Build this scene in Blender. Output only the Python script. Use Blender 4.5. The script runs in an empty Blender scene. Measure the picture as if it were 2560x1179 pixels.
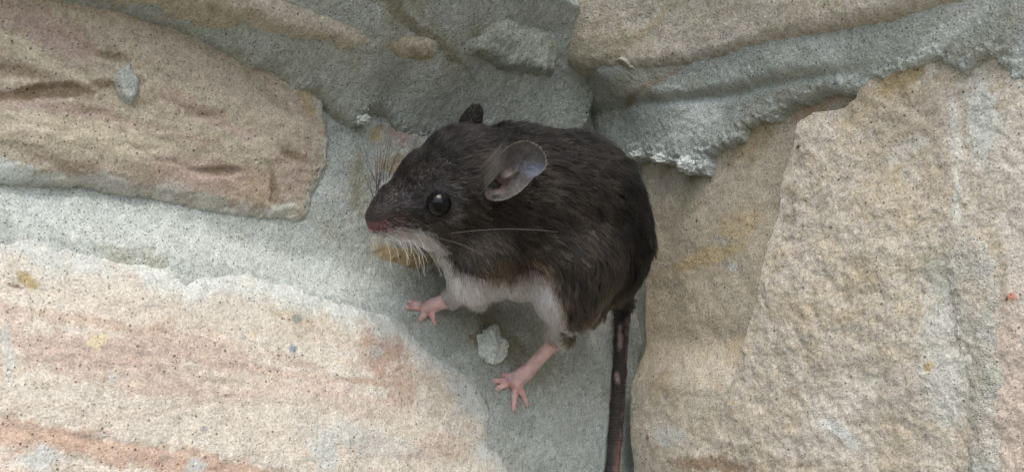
import bpy, math, copy
import numpy as np
from mathutils import Vector, Matrix
from mathutils.kdtree import KDTree

# ------------------------------------------------------------------ camera, world, sun, exposure
W, H, F = 2560.0, 1179.0, 2745.0            # photograph size and focal length, in photograph pixels
CX, CY = W/2, H/2
PITCH = math.radians(9.0)
CAM = np.array([0.0, 0.0, 600.0])           # mm; the wall is worked out in mm and stored in metres
RIGHT = np.array([1.0, 0, 0])
UP = np.array([0, -math.sin(PITCH), math.cos(PITCH)])
FWD = np.array([0, math.cos(PITCH), math.sin(PITCH)])
sc = bpy.context.scene
COL = sc.collection
cd = bpy.data.cameras.new('camera'); cam = bpy.data.objects.new('camera', cd); COL.objects.link(cam)
cd.sensor_width = 36.0; cd.lens = 36.0*F/W; cd.clip_start = 0.01; cd.clip_end = 2000
cam.location = CAM*0.001; cam.rotation_euler = (math.pi/2+PITCH, 0, 0)
sc.camera = cam
SUN_EL, SUN_AZ = math.radians(58), math.radians(178)      # azimuth clockwise from +Y; behind the camera
world = bpy.data.worlds.new('World'); sc.world = world; world.use_nodes = True
wn = world.node_tree; wn.nodes.clear()
sky = wn.nodes.new('ShaderNodeTexSky'); sky.sky_type = 'NISHITA'; sky.sun_disc = False
sky.sun_elevation = SUN_EL; sky.sun_rotation = SUN_AZ; sky.air_density = 1.0; sky.dust_density = 4.0; sky.ozone_density = 1.0
bg = wn.nodes.new('ShaderNodeBackground'); bg.inputs['Strength'].default_value = 0.15
wo = wn.nodes.new('ShaderNodeOutputWorld')
wn.links.new(sky.outputs[0], bg.inputs[0]); wn.links.new(bg.outputs[0], wo.inputs[0])
sl = bpy.data.lights.new('sun', 'SUN'); sl.energy = 0.72; sl.angle = math.radians(34); sl.color = (1.0, 0.985, 0.955)
sun = bpy.data.objects.new('sun', sl); COL.objects.link(sun)
sd = Vector((math.sin(SUN_AZ)*math.cos(SUN_EL), math.cos(SUN_AZ)*math.cos(SUN_EL), math.sin(SUN_EL)))
sun.rotation_euler = sd.to_track_quat('Z', 'Y').to_euler(); sun.location = (0, -1, 3)
vs = sc.view_settings; vs.view_transform = 'Standard'; vs.look = 'None'; vs.gamma = 1.0; vs.use_curve_mapping = False
vs.exposure = 1.03
sc.cycles.use_denoising = True
sc.cycles.use_adaptive_sampling = True; sc.cycles.adaptive_threshold = 0.02
sc.cycles.max_bounces = 7; sc.cycles.transparent_max_bounces = 12

# ------------------------------------------------------------------ numeric helpers
rng = np.random.default_rng(7)
def _perm(seed):
    p = np.random.default_rng(seed).permutation(256); return np.concatenate([p, p])
_PERMS = {}
_ANG = np.linspace(0, 2*np.pi, 256, endpoint=False)
def perlin(x, y, seed=0):
    p = _PERMS.setdefault(seed, _perm(seed))
    xi = np.floor(x).astype(np.int64); yi = np.floor(y).astype(np.int64)
    xf = x-xi; yf = y-yi; xi &= 255; yi &= 255
    u = xf*xf*xf*(xf*(xf*6-15)+10); v = yf*yf*yf*(yf*(yf*6-15)+10)
    def g(ix, iy, dx, dy):
        a = _ANG[p[p[ix & 255]+(iy & 255)]]; return np.cos(a)*dx+np.sin(a)*dy
    a = g(xi, yi, xf, yf); b = g(xi+1, yi, xf-1, yf); c = g(xi, yi+1, xf, yf-1); d = g(xi+1, yi+1, xf-1, yf-1)
    return ((a+u*(b-a)) + v*((c+u*(d-c))-(a+u*(b-a))))*1.5
def fbm(x, y, scale, octaves=4, seed=0, gain=0.5):
    """scale = size in mm of the largest feature"""
    s = np.zeros_like(x); amp = 1.0
    for o in range(octaves):
        s += amp*perlin(x/scale+17.3*o, y/scale+5.1*o, seed+o); scale *= 0.5; amp *= gain
    return s
def sstep(a, b, x):
    t = np.clip((x-a)/(b-a), 0, 1); return t*t*(3-2*t)
def poly_sd(x, y, P):
    P = np.asarray(P, float); n = len(P); d = np.full(x.shape, 1e18); s = np.ones(x.shape)
    for i in range(n):
        a = P[i]; b = P[i-1]; e = b-a; wx = x-a[0]; wy = y-a[1]
        t = np.clip((wx*e[0]+wy*e[1])/max(e@e, 1e-9), 0, 1)
        d = np.minimum(d, (wx-e[0]*t)**2+(wy-e[1]*t)**2)
        c1 = y >= a[1]; c2 = y < b[1]; c3 = e[0]*wy > e[1]*wx
        flip = (c1 & c2 & c3) | (~c1 & ~c2 & ~c3); s = np.where(flip, -s, s)
    return s*np.sqrt(d)
def line_sd(x, y, L):
    """distance to an open polyline, + on the left of its direction (y up)"""
    L = np.asarray(L, float); best = np.full(x.shape, 1e18); sg = np.ones(x.shape)
    for a, b in zip(L[:-1], L[1:]):
        e = b-a; wx = x-a[0]; wy = y-a[1]; t = np.clip((wx*e[0]+wy*e[1])/(e@e), 0, 1)
        d = (wx-e[0]*t)**2+(wy-e[1]*t)**2; m = d < best
        sg = np.where(m, np.sign(e[0]*wy-e[1]*wx), sg); best = np.where(m, d, best)
    return sg*np.sqrt(best)
class TPS:
    def __init__(s, pts, vals, reg=1.0):
        p = np.asarray(pts, float); n = len(p); s.p = p
        s.lo = p.min(0)-15; s.hi = p.max(0)+15
        K = s.k(p[:, None, :]-p[None]) + reg*np.eye(n)*10
        P = np.c_[np.ones(n), p]; A = np.zeros((n+3, n+3)); A[:n, :n] = K; A[:n, n:] = P; A[n:, :n] = P.T
        s.w = np.linalg.solve(A, np.r_[np.asarray(vals, float), 0, 0, 0])
    def k(s, d):
        r2 = (d**2).sum(-1); return 0.5*r2*np.log(r2+1e-9)
    def __call__(s, x, y):
        x = np.clip(x, s.lo[0], s.hi[0]); y = np.clip(y, s.lo[1], s.hi[1])
        o = s.w[-3]+s.w[-2]*x+s.w[-1]*y
        for (a, b), w in zip(s.p, s.w[:-3]):
            r2 = (x-a)**2+(y-b)**2; o = o+w*0.5*r2*np.log(r2+1e-9)
        return o
def ray(px, py):
    d = FWD+RIGHT*((px-CX)/F)-UP*((py-CY)/F); return d         # per unit of view depth
def at(px, py, depth):
    return CAM+ray(px, py)*depth
def project(Pw):
    q = Pw-CAM; z = q@FWD; return CX+F*(q@RIGHT)/z, CY-F*(q@UP)/z, z
def lin(r, g, b):
    c = np.array([r, g, b])/255.0; return np.where(c <= 0.04045, c/12.92, ((c+0.055)/1.055)**2.4)

# ------------------------------------------------------------------ object helpers
def link(name, data, parent=None, mat=None):
    o = bpy.data.objects.new(name, data); COL.objects.link(o)
    if mat is not None: data.materials.append(mat)
    if parent is not None:
        o.parent = parent; o.matrix_parent_inverse = Matrix.Translation(-parent.location)
    return o
def thing(name, label, cat, loc_mm, group=None):
    o = bpy.data.objects.new(name, None); COL.objects.link(o); o.location = np.asarray(loc_mm)*0.001
    o.empty_display_size = 0.02; o['label'] = label; o['category'] = cat
    if group: o['group'] = group
    return o
def mesh_np(name, V_mm, Q, col=None, smooth=True):
    me = bpy.data.meshes.new(name); n = len(V_mm); Q = np.asarray(Q, np.int32); k = Q.shape[1]; m = len(Q)
    me.vertices.add(n); me.vertices.foreach_set('co', (np.asarray(V_mm)*0.001).astype(np.float32).ravel())
    me.loops.add(m*k); me.loops.foreach_set('vertex_index', Q.ravel())
    me.polygons.add(m); me.polygons.foreach_set('loop_start', np.arange(0, m*k, k, dtype=np.int32))
    me.polygons.foreach_set('use_smooth', np.full(m, smooth)); me.update(calc_edges=True); me.validate()
    if col is not None:
        a = me.attributes.new('Col', 'FLOAT_COLOR', 'POINT')
        a.data.foreach_set('color', np.c_[col, np.ones(n)].astype(np.float32).ravel())
    return me

# ------------------------------------------------------------------ materials
def nodes(name):
    m = bpy.data.materials.new(name); m.use_nodes = True; t = m.node_tree
    return m, t, t.nodes['Principled BSDF'], t.nodes.new, t.links.new
def rock_material(name, grain=2600.0, contrast=0.35, speck=0.10, rough=0.93, bump=0.00022, coarse=500.0):
    m, t, b, N, L = nodes(name)
    tc = N('ShaderNodeTexCoord'); at_ = N('ShaderNodeAttribute'); at_.attribute_name = 'Col'
    n1 = N('ShaderNodeTexNoise'); n1.inputs['Scale'].default_value = grain; n1.inputs['Detail'].default_value = 2
    n2 = N('ShaderNodeTexNoise'); n2.inputs['Scale'].default_value = coarse; n2.inputs['Detail'].default_value = 4
    vo = N('ShaderNodeTexVoronoi'); vo.inputs['Scale'].default_value = grain*0.95
    vo2 = N('ShaderNodeTexVoronoi'); vo2.inputs['Scale'].default_value = grain*0.45
    for n in (n1, n2, vo, vo2): L(tc.outputs['Object'], n.inputs['Vector'])
    def ramp(src, lo, hi, a, c):
        r = N('ShaderNodeMapRange'); r.inputs[1].default_value = lo; r.inputs[2].default_value = hi
        r.inputs[3].default_value = a; r.inputs[4].default_value = c; L(src, r.inputs[0]); return r.outputs[0]
    def math_(op, a, c):
        k = N('ShaderNodeMath'); k.operation = op
        for i, v in enumerate((a, c)):
            if isinstance(v, (int, float)): k.inputs[i].default_value = v
            else: L(v, k.inputs[i])
        return k.outputs[0]
    g = ramp(n1.outputs[0], 0.28, 0.72, 1-contrast, 1+contrast)
    g2 = ramp(n2.outputs[0], 0.3, 0.7, 1-contrast*0.45, 1+contrast*0.45)
    cellgrey = N('ShaderNodeSeparateColor'); L(vo.outputs['Color'], cellgrey.inputs[0])
    dark = math_('MULTIPLY', ramp(cellgrey.outputs[0], speck, speck*0.6, 0, 1), ramp(vo.outputs['Distance'], 0.42, 0.2, 0, 1))
    cg2 = N('ShaderNodeSeparateColor'); L(vo2.outputs['Color'], cg2.inputs[0])
    dark2 = math_('MULTIPLY', ramp(cg2.outputs[1], 0.05, 0.03, 0, 1), ramp(vo2.outputs['Distance'], 0.34, 0.18, 0, 1))
    lite = math_('MULTIPLY', ramp(cellgrey.outputs[2], 0.93, 0.97, 0, 1), ramp(vo.outputs['Distance'], 0.42, 0.2, 0, 0.5))
    f = math_('MULTIPLY', g, g2)
    f = math_('MULTIPLY', f, ramp(math_('MAXIMUM', dark, dark2), 0, 1, 1.0, 0.3))
    f = math_('ADD', f, lite)
    mul = N('ShaderNodeVectorMath'); mul.operation = 'SCALE'; L(at_.outputs['Color'], mul.inputs[0]); L(f, mul.inputs['Scale'])
    L(mul.outputs[0], b.inputs['Base Color']); b.inputs['Roughness'].default_value = rough
    b.inputs['Specular IOR Level'].default_value = 0.25
    hgt = math_('ADD', math_('MULTIPLY', n1.outputs[0], 1.0), math_('MULTIPLY', n2.outputs[0], 1.6))
    hgt = math_('SUBTRACT', hgt, math_('MULTIPLY', dark, 0.7))
    bp = N('ShaderNodeBump'); bp.inputs['Strength'].default_value = 1.0; bp.inputs['Distance'].default_value = bump
    L(hgt, bp.inputs['Height']); L(bp.outputs[0], b.inputs['Normal'])
    return m
M_STONE = rock_material('sandstone', grain=2300, contrast=0.27, speck=0.09, bump=0.00015)
M_MORTAR = rock_material('mortar', grain=2600, contrast=0.29, speck=0.13, bump=0.00024)
M_PLAIN = rock_material('rubble', grain=300, contrast=0.3, speck=0.05, bump=0.002, coarse=40)

# ------------------------------------------------------------------ the two walls of the corner
CORNER = at(1552, 900, 282.0)
class Wall:
    def __init__(s, udir, ndir, u_fine, v_fine, step):
        s.u = np.array([*udir, 0.0]); s.n = np.array([*ndir, 0.0]); s.O = np.array([CORNER[0], CORNER[1], 600.0])
        def lines(lo, hi, lo2, hi2):
            f = np.arange(lo, hi, step); out = [f]
            a, d = lo, step
            low = []
            while a > lo2: d = min(d*1.35, 30); a = max(a-d, lo2); low.append(a)
            a, d = f[-1], step; up = []
            while a < hi2: d = min(d*1.35, 30); a = min(a+d, hi2); up.append(a)
            return np.array(low[::-1]+list(f)+up)
        s.ul = lines(u_fine[0], u_fine[1], -30, 900); s.vl = lines(v_fine[0], v_fine[1], -600, 700)
        s.U, s.V = np.meshgrid(s.ul, s.vl)          # [v,u]
        s.top = np.full(s.U.shape, -1e9); s.sx = -1 if udir[0] < 0 else 1
    def sub(s, poly, href, margin=14.0):
        P = s.uvs(poly, href); lo_, hi_ = P.min(0)-margin, P.max(0)+margin; w = copy.copy(s)
        j0, j1 = np.searchsorted(s.ul, [lo_[0], hi_[0]]); i0, i1 = np.searchsorted(s.vl, [lo_[1], hi_[1]])
        w.U = s.U[i0:i1, j0:j1]; w.V = s.V[i0:i1, j0:j1]; w.top = s.top[i0:i1, j0:j1]; return w
    def uv(s, px, py, h):
        d = ray(px, py); t = (h-(CAM-s.O)@s.n)/(d@s.n); P = CAM+d*t-s.O; return np.array([P@s.u, P[2]])
    def uvs(s, pts, h): return np.array([s.uv(a, b, h) for a, b in pts])
    def pos(s, U, V, Hh): return s.O+U[..., None]*s.u+Hh[..., None]*s.n+V[..., None]*np.array([0, 0, 1.0])
    def build(s, name, Hh, keep, col, mat, parent, count=True):
        if count: s.top[...] = np.where(keep, np.maximum(s.top, Hh), s.top)
        nv, nu = s.U.shape; idx = np.arange(nv*nu).reshape(nv, nu)
        ck = keep[:-1, :-1] & keep[1:, :-1] & keep[:-1, 1:] & keep[1:, 1:]
        q = np.stack([idx[:-1, :-1][ck], idx[:-1, 1:][ck], idx[1:, 1:][ck], idx[1:, :-1][ck]], 1)
        # orient towards the open side
        if np.cross(s.u, [0, 0, 1.0])@s.n < 0: q = q[:, ::-1]
        # walls down the rim so that the piece has depth
        e = np.concatenate([q[:, [i, (i+1) % 4]] for i in range(4)]); key = e[:, 0].astype(np.int64)*(nv*nu)+e[:, 1]
        rim = e[~np.isin(key, e[:, 1].astype(np.int64)*(nv*nu)+e[:, 0])]
        Pp = s.pos(s.U, s.V, Hh).reshape(-1, 3); C = col.reshape(-1, 3)
        used = np.unique(q); rv = np.unique(rim)
        mp = np.full(nv*nu, -1); mp[used] = np.arange(len(used)); mp2 = np.full(nv*nu, -1); mp2[rv] = len(used)+np.arange(len(rv))
        back = s.pos(s.U, s.V, np.minimum(Hh, 0)-32).reshape(-1, 3)
        Vt = np.concatenate([Pp[used], back[rv]]); Ct = np.concatenate([C[used], C[rv]])
        q2 = np.stack([mp[rim[:, 1]], mp[rim[:, 0]], mp2[rim[:, 0]], mp2[rim[:, 1]]], 1)
        return link(name, mesh_np(name, Vt, np.concatenate([mp[q], q2]), Ct), parent, mat)
    def depth_at(s, px, py):
        t = np.arange(150, 330, 0.1); P = CAM-s.O+ray(px, py)*t[:, None]; u = P@s.u; h = P@s.n
        j = np.clip(np.searchsorted(s.ul, u), 0, len(s.ul)-1); i = np.clip(np.searchsorted(s.vl, P[:, 2]), 0, len(s.vl)-1)
        hit = (h <= s.top[i, j]) & (u > -30); return float(t[hit.argmax()]) if hit.any() else 330.0
a = math.radians(35)
WL = Wall((-math.cos(a), -math.sin(a)), (math.sin(a), -math.cos(a)), (-12, 168), (-22, 128), 0.30)
WR = Wall((math.sin(a), -math.cos(a)), (-math.cos(a), -math.sin(a)), (-14, 125), (-22, 128), 0.30)

def mix(c, c2, t): return c+(np.asarray(c2)-c)*np.clip(t, 0, 1)[..., None]
def blotch(w, col, spots, seed, href=0):
    """stains of the surface, also light and shade painted into its colour: (px, py, half length px, half height px, tilt deg, colour, strength)"""
    k = 0.085; wu = fbm(w.U, w.V, 6, 4, seed+50, 0.6)*2.0; wv = fbm(w.U, w.V, 6, 4, seed+60, 0.6)*2.0
    grit = fbm(w.U, w.V, 1.6, 3, seed+70, 0.7)
    for px, py, rx, ry, ang, c, st in spots:
        u0, v0 = w.uv(px, py, href); du = (w.U-u0)*w.sx; dv = w.V-v0
        q = min(1.0, min(rx, ry)/25.0)
        du = du+wu*q*.8; dv = dv+wv*q*.55; A = math.radians(ang); x = du*math.cos(A)+dv*math.sin(A); y = -du*math.sin(A)+dv*math.cos(A)
        f = np.sqrt((x/(rx*k*1.1))**2+(y/(ry*k))**2)+grit*0.28*q
        col = mix(col, c, (1-sstep(0.6, 1.2, f))*min(1, st*1.4))
    return col
def edge(sd_, r, drop):
    t = np.clip(1+sd_/r, 0, 1); h = -drop*(1-np.sqrt(np.clip(1-t*t, 0, 1)))
    return np.where(sd_ > 0, -drop-sd_*4.0, h)

BUFF = np.array([.435, .388, .315]); PALE = np.array([.515, .49, .43]); PINK = np.array([.41, .33, .28]); RUST = np.array([.37, .275, .215])
OCHRE = np.array([.37, .305, .18]); CREAM = np.array([.51, .465, .36]); MORT = np.array([.36, .398, .37]); MORTL = np.array([.52, .565, .54])
BROWN = np.array([.21, .165, .115]); GREYW = np.array([.46, .48, .455]); OLIVE = np.array([.27, .265, .185])

def stone_colour(w, base, alt, alt2, seed, tilt, stretch=5.0, amt=0.8):
    A = math.radians(tilt); sx = w.sx
    x = (w.U*sx*math.cos(A)+w.V*math.sin(A))/stretch; y = -w.U*sx*math.sin(A)+w.V*math.cos(A)
    n = fbm(x, y, 9, 5, seed, 0.6); m = fbm(x, y, 5, 5, seed+9, 0.62)
    c = np.broadcast_to(base, w.U.shape+(3,)).copy()
    c = mix(c, alt, sstep(0.02, 0.55, n)*amt); c = mix(c, alt2, sstep(0.05, 0.6, m)*amt)
    g = fbm(w.U, w.V, 1.2, 3, seed+20, 0.8); h2 = fbm(w.U, w.V, 2.6, 4, seed+30, .7); c = mix(c, c*np.array([.80, .72, .60]), sstep(.25, 1.0, h2)*.5); c = mix(c, c*.4+PALE*.68, sstep(.3, 1.0, -h2)*.45)
    return c*(1+0.16*np.clip(g, -1.5, 1.5))[..., None]
def rough(w, seed, amp, big=20, tilt=None, strata=0.0):
    h = fbm(w.U, w.V, big, 7, seed, 0.52)*amp
    if strata:
        A = math.radians(tilt); sx = w.sx
        x = (w.U*sx*math.cos(A)+w.V*math.sin(A))/5; y = -w.U*sx*math.sin(A)+w.V*math.cos(A)
        n = fbm(x+fbm(w.U, w.V, 12, 3, seed+3)*0.6, y+fbm(w.U, w.V, 10, 3, seed+4)*1.5, 9, 5, seed+5, 0.55)
        h += strata*(np.abs(n)*-1.4+0.5*np.tanh(n*5))
    return h
def ragged(w, seed, amp): return amp*(fbm(w.U, w.V, 9, 3, seed, .5)*0.9+fbm(w.U, w.V, 2.2, 4, seed+7, .7)*0.45)
def mortar_colour(w, seed, spots=()):
    c = np.broadcast_to(MORT, w.U.shape+(3,)).copy()
    c = mix(c, MORTL, sstep(-0.1, 0.9, fbm(w.U, w.V, 14, 5, seed, .6))*0.55); c = mix(c, OLIVE, sstep(0.15, 0.9, fbm(w.U, w.V, 18, 5, seed+5, .6))*0.45)
    g = fbm(w.U, w.V, 1.0, 3, seed+20, .8); c = c*(1+0.12*np.clip(g, -1.5, 1.5))[..., None]
    return blotch(w, c, spots, seed)
def smear(w, col, poly, href, width, seed, amt):
    d = poly_sd(w.U, w.V, w.uvs(poly, href))+fbm(w.U, w.V, 7, 5, seed, .65)*2.2
    return mix(col, MORTL, sstep(-width, -width*.25, d)*amt)
def piece(w, name, poly, href, ctrl, col, mat, parent, edge_r, drop, rag, seed, relief=0.0, extra=None):
    P = w.uvs(poly, href); sd_ = poly_sd(w.U, w.V, P)+ragged(w, seed, rag)
    T = TPS([w.uv(a, b, h) for a, b, h in ctrl], [h for *_, h in ctrl])
    h = T(w.U, w.V)+relief
    if extra is not None: h = h+extra
    h = h+edge(sd_, edge_r, drop)
    return w.build(name, h, sd_ < 1.6, col, mat, parent)

wall_l = thing('stone_wall', 'pinkish buff sandstone wall with pale grey mortar, under the feet of the mouse', 'wall', (*(WL.O+WL.u*300)[:2], 0))
wall_r = thing('stone_wall', 'buff yellow sandstone wall behind the rump and tail of the mouse, crumbling mortar flap on top', 'wall', (*(WR.O+WR.u*300)[:2], 0))

# ---- left wing
c = [(0, 465, .6), (300, 500, .6), (600, 550, .8), (760, 580, 1.4), (0, 560, 5.0), (300, 610, 5.3), (600, 670, 5.4), (850, 750, 5.8),
        (850, 350, 3.2), (850, 480, 3.0), (880, 600, 2), (800, 520, 2.6), (1000, 700, 2.5), (1100, 820, 5.4), (1220, 870, 3), (1300, 960, 4.5), (1300, 820, 1), (1450, 900, 3), (1450, 1100, 4.5), (1300, 1150, 6),
        (1200, 600, -2), (1400, 500, -3), (1000, 300, 3), (300, 0, 6), (1100, 200, 6)]
T = TPS([WL.uv(x, y, h) for x, y, h in c], [h for *_, h in c])
col = mortar_colour(WL, 100, [(880, 460, 25, 90, 0, OLIVE, .5), (1250, 860, 90, 50, -40, OLIVE, .5), (250, 555, 420, 60, -9, MORTL*1.05, .6), (760, 690, 320, 50, -12, MORTL, .5), (1400, 1050, 140, 140, 0, MORTL, .35), (1180, 850, 30, 25, 0, BROWN, .6)])  # long pale bands paint the light on the upward slope into the mortar
A_POLY = [(-900, -60), (-100, -5), (60, -60), (200, -20), (400, 30), (560, 80), (660, 140), (780, 190), (825, 290), (828, 400), (800, 480), (785, 560), (640, 535), (400, 492), (200, 455), (90, 445), (0, 440), (-100, 430), (-900, 380)]
C_POLY = [(-900, 495), (-100, 565), (0, 572), (100, 586), (250, 610), (440, 655), (470, 690), (540, 678), (640, 672), (700, 708), (780, 720), (900, 760), (990, 780), (1060, 832), (1150, 900), (1215, 955), (1248, 1040), (1240, 1110), (1285, 1179), (1310, 1330), (1200, 1500), (-900, 1600)]
def sunk(w, polys): return sum(-9*sstep(-2.0, -6.5, poly_sd(w.U, w.V, w.uvs(P_, h_))) for P_, h_ in polys)
hm = sunk(WL, [(A_POLY, 5), (C_POLY, 9)])+T(WL.U, WL.V)+rough(WL, 110, 0.45, 16)+fbm(WL.U, WL.V, 1.2, 3, 115, .7)*0.10
WL.build('mortar', hm, np.ones(hm.shape, bool), col, M_MORTAR, wall_l)

A_SPOTS = [(20, 428, 75, 24, -5, MORTL, .9), (240, 320, 330, 45, -8, PINK, .6), (120, 230, 200, 16, 15, BROWN, .75), (40, 180, 100, 20, -5, BROWN, .35), (110, 90, 110, 40, -15, PINK, .55), (260, 350, 330, 42, -3, CREAM, .85), (560, 440, 170, 40, -4, PINK, .65), (340, 460, 200, 25, -8, PINK, .4),  # browns: stains, plus shading of ridges and cavities painted in
           (60, 130, 160, 14, -22, CREAM, .7), (270, 150, 40, 10, -5, BROWN, .5), (500, 290, 130, 20, -20, PINK, .55), (560, 230, 180, 40, -20, BUFF, .6), (600, 400, 60, 14, 0, CREAM, .7), (550, 425, 70, 12, 10, BROWN, .55), (500, 450, 60, 30, -8, PINK, .7),
           (650, 470, 60, 50, 0, OCHRE, .25), (740, 420, 45, 55, 10, PINK, .5), (725, 380, 45, 14, -20, BROWN, .6), (610, 520, 50, 22, -5, PINK, .6), (690, 470, 12, 45, 8, BROWN, .45), (770, 250, 40, 40, -30, OCHRE, .5), (420, 150, 250, 40, -20, BUFF, .5),
           (660, 520, 18, 12, 0, RUST, .5), (200, 420, 60, 12, -5, BROWN, .3), (700, 320, 90, 60, 0, BUFF, .5), (650, 230, 90, 20, -28, OLIVE, .35)]
w = WL.sub(A_POLY, 5)
def pits(w, spots, seed, href):
    g = fbm(w.U, w.V, 5, 4, seed, .6)*1.5; out = 0
    for px, py, rx, ry, ang, dep in spots:
        u0, v0 = w.uv(px, py, href); du = (w.U-u0)*w.sx+g; dv = w.V-v0+g*.4; A_ = math.radians(ang); k = .085
        x = du*math.cos(A_)+dv*math.sin(A_); y = -du*math.sin(A_)+dv*math.cos(A_)
        out = out-dep*(1-sstep(.3, 1.1, np.sqrt((x/(rx*k))**2+(y/(ry*k))**2)))
    return out
apit = pits(w, [(120, 235, 120, 22, 14, 2.2), (30, 190, 90, 16, -4, 1.2), (290, 155, 45, 14, -8, 1.2), (540, 428, 90, 16, 6, 1.6), (480, 290, 120, 14, -14, 1.0), (725, 395, 45, 22, -15, 1.0), (690, 480, 14, 40, 5, .9), (300, 300, 150, 12, -6, .8), (610, 520, 60, 12, -6, .9), (150, 110, 120, 14, -14, .7), (420, 400, 200, 10, -8, .6)], 218, 5)
ca = stone_colour(w, BUFF*np.array([.93, .95, .93]), PINK, CREAM, 200, -8, 4.0, .6); ca = blotch(w, ca, A_SPOTS, 210, 5); ca = smear(w, ca, A_POLY, 5, 3.5, 215, .6)
piece(w, 'stone', A_POLY, 5, [(0, 60, 8.5), (0, 420, 3.2), (400, 90, 8.3), (400, 300, 7.0), (400, 480, 2.8), (750, 260, 6.6), (780, 500, 3.2), (650, 400, 6), (150, 230, 7.4), (100, 330, 7), (640, 180, 7.8)], ca, M_STONE, wall_l, 3.5, 2.0, 0.9, 220,
      rough(w, 230, 0.8, 22, -8, 0.42)+apit*.45)
B_POLY = [(850, 240), (1030, 200), (1300, 240), (1500, 400), (1535, 700), (1300, 720), (1090, 690), (940, 680), (860, 560)]
w = WL.sub(B_POLY, 1)
cb = stone_colour(w, BUFF*.8, OLIVE*1.1, PINK*.9, 300, -10, 1.6, .8); cb = mix(cb, MORT, (.45+.45*sstep(-.5, .5, fbm(w.U, w.V, 5, 4, 305, .6)))); cb = blotch(w, cb, [(930, 310, 20, 60, 10, OCHRE, .6), (990, 340, 40, 40, 0, RUST, .5), (905, 400, 8, 70, 10, GREYW, .7), (1000, 640, 90, 25, -8, OCHRE, .8), (980, 420, 50, 40, 0, OCHRE*.7, .5), (890, 330, 12, 50, 10, PINK, .5)], 310, 1)
piece(w, 'stone', B_POLY, 1, [(870, 300, 1.2), (920, 330, 3.2), (900, 420, 2.4), (920, 560, 1.2), (1000, 420, 3), (1100, 320, 2.8), (980, 630, 2.3), (1060, 650, 2.2), (1100, 680, 1.2), (1450, 500, -1)], cb, M_STONE, wall_l, 4.0, 2.4, 0.6, 320, rough(w, 330, 0.9, 9))
C_SPOTS = [(230, 880, 190, 45, -4, PINK, .55), (480, 870, 160, 35, -12, PINK, .5), (60, 1085, 130, 26, -8, RUST*1.15, .55), (380, 1140, 230, 26, -9, RUST*1.15, .6), (560, 1170, 160, 14, -8, RUST*1.1, .5), (960, 870, 60, 75, -35, RUST, .65), (1010, 960, 40, 60, -30, RUST, .5), (700, 930, 180, 14, -6, PINK, .55),
           (940, 955, 110, 9, -3, RUST, .5), (480, 1010, 170, 14, 10, PINK, .4), (300, 740, 300, 50, -6, PALE, .5), (700, 1040, 250, 50, -4, PALE, .5), (800, 900, 120, 40, 0, PALE, .4), (300, 1030, 250, 40, -8, PALE, .45), (1180, 1000, 60, 40, -30, GREYW, .7), (1080, 960, 60, 40, -40, BUFF, .4),
           (790, 1130, 30, 50, 20, GREYW, .7), (460, 1160, 25, 15, 0, GREYW, .7), (75, 1140, 40, 22, 0, GREYW, .7), (900, 1100, 160, 30, -10, GREYW, .45), (10, 880, 12, 60, 5, GREYW, .6), (75, 700, 26, 14, -30, OCHRE, .8), (200, 800, 200, 14, -6, RUST, .3), (740, 790, 60, 25, -10, OCHRE, .2), (620, 800, 60, 40, 0, PALE, .4),
           (940, 880, 30, 20, 0, GREYW, .4), (330, 940, 200, 40, -8, PINK, .35), (850, 1010, 250, 30, -6, PINK, .25), (40, 715, 18, 4, -10, BROWN, .8), (530, 720, 6, 12, 20, BROWN, .9), (740, 905, 90, 12, -12, PINK, .4), (520, 945, 40, 12, 0, BROWN, .25)]
SPOTS_P = [(232, 853, 20, 15, 0, np.array([.58, .52, .36]), 1), (745, 793, 13, 12, 0, np.array([.26, .28, .25]), 1), (730, 870, 11, 11, 0, np.array([.22, .26, .29]), .9), (875, 905, 12, 9, 0, np.array([.5, .45, .36]), .9), (530, 830, 10, 8, 0, np.array([.48, .42, .32]), .8), (312, 960, 7, 6, 0, np.array([.55, .5, .4]), .9), (490, 1068, 8, 8, 0, np.array([.3, .3, .3]), .7), (265, 945, 8, 8, 0, GREYW, .8), (632, 835, 14, 12, 0, np.array([.5, .45, .33]), .6)]
w = WL.sub(C_POLY, 9)
cpit = pits(w, [(230, 880, 200, 14, -4, .8), (300, 1110, 260, 12, -9, .9), (700, 930, 200, 8, -5, .6), (960, 880, 40, 60, -35, .8), (480, 1010, 150, 10, 12, .6), (600, 1165, 150, 12, -8, .8), (530, 722, 9, 12, 20, 1.0)], 418, 9)
cc = stone_colour(w, PALE*1.02, BUFF*1.08, PINK*1.2, 400, -7, 5.0, .5); cc = blotch(w, cc, C_SPOTS, 410, 10); cc = smear(w, cc, C_POLY, 9, 7.0, 415, .85); cc = blotch(w, cc, SPOTS_P, 411, 10)
piece(w, 'stone', C_POLY, 9, [(0, 620, 7.5), (400, 700, 8), (800, 780, 8.4), (0, 900, 13), (400, 900, 13), (800, 950, 12), (1050, 900, 8.5), (0, 1150, 16), (600, 1150, 15), (1200, 1050, 8.5), (1200, 1150, 9.5)], cc, M_STONE, wall_l, 5.0, 2.4, 0.9, 420, rough(w, 430, 0.55, 26, -7, .13)+cpit*.22)
D_POLY = [(-900, -900), (-500, -400), (200, -60), (350, -18), (600, 46), (760, 92), (860, 120), (1000, 138), (1140, 150), (1210, 132), (1245, 60), (1225, -20), (1200, -400), (1100, -900)]
w = WL.sub(D_POLY, 17)
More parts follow.
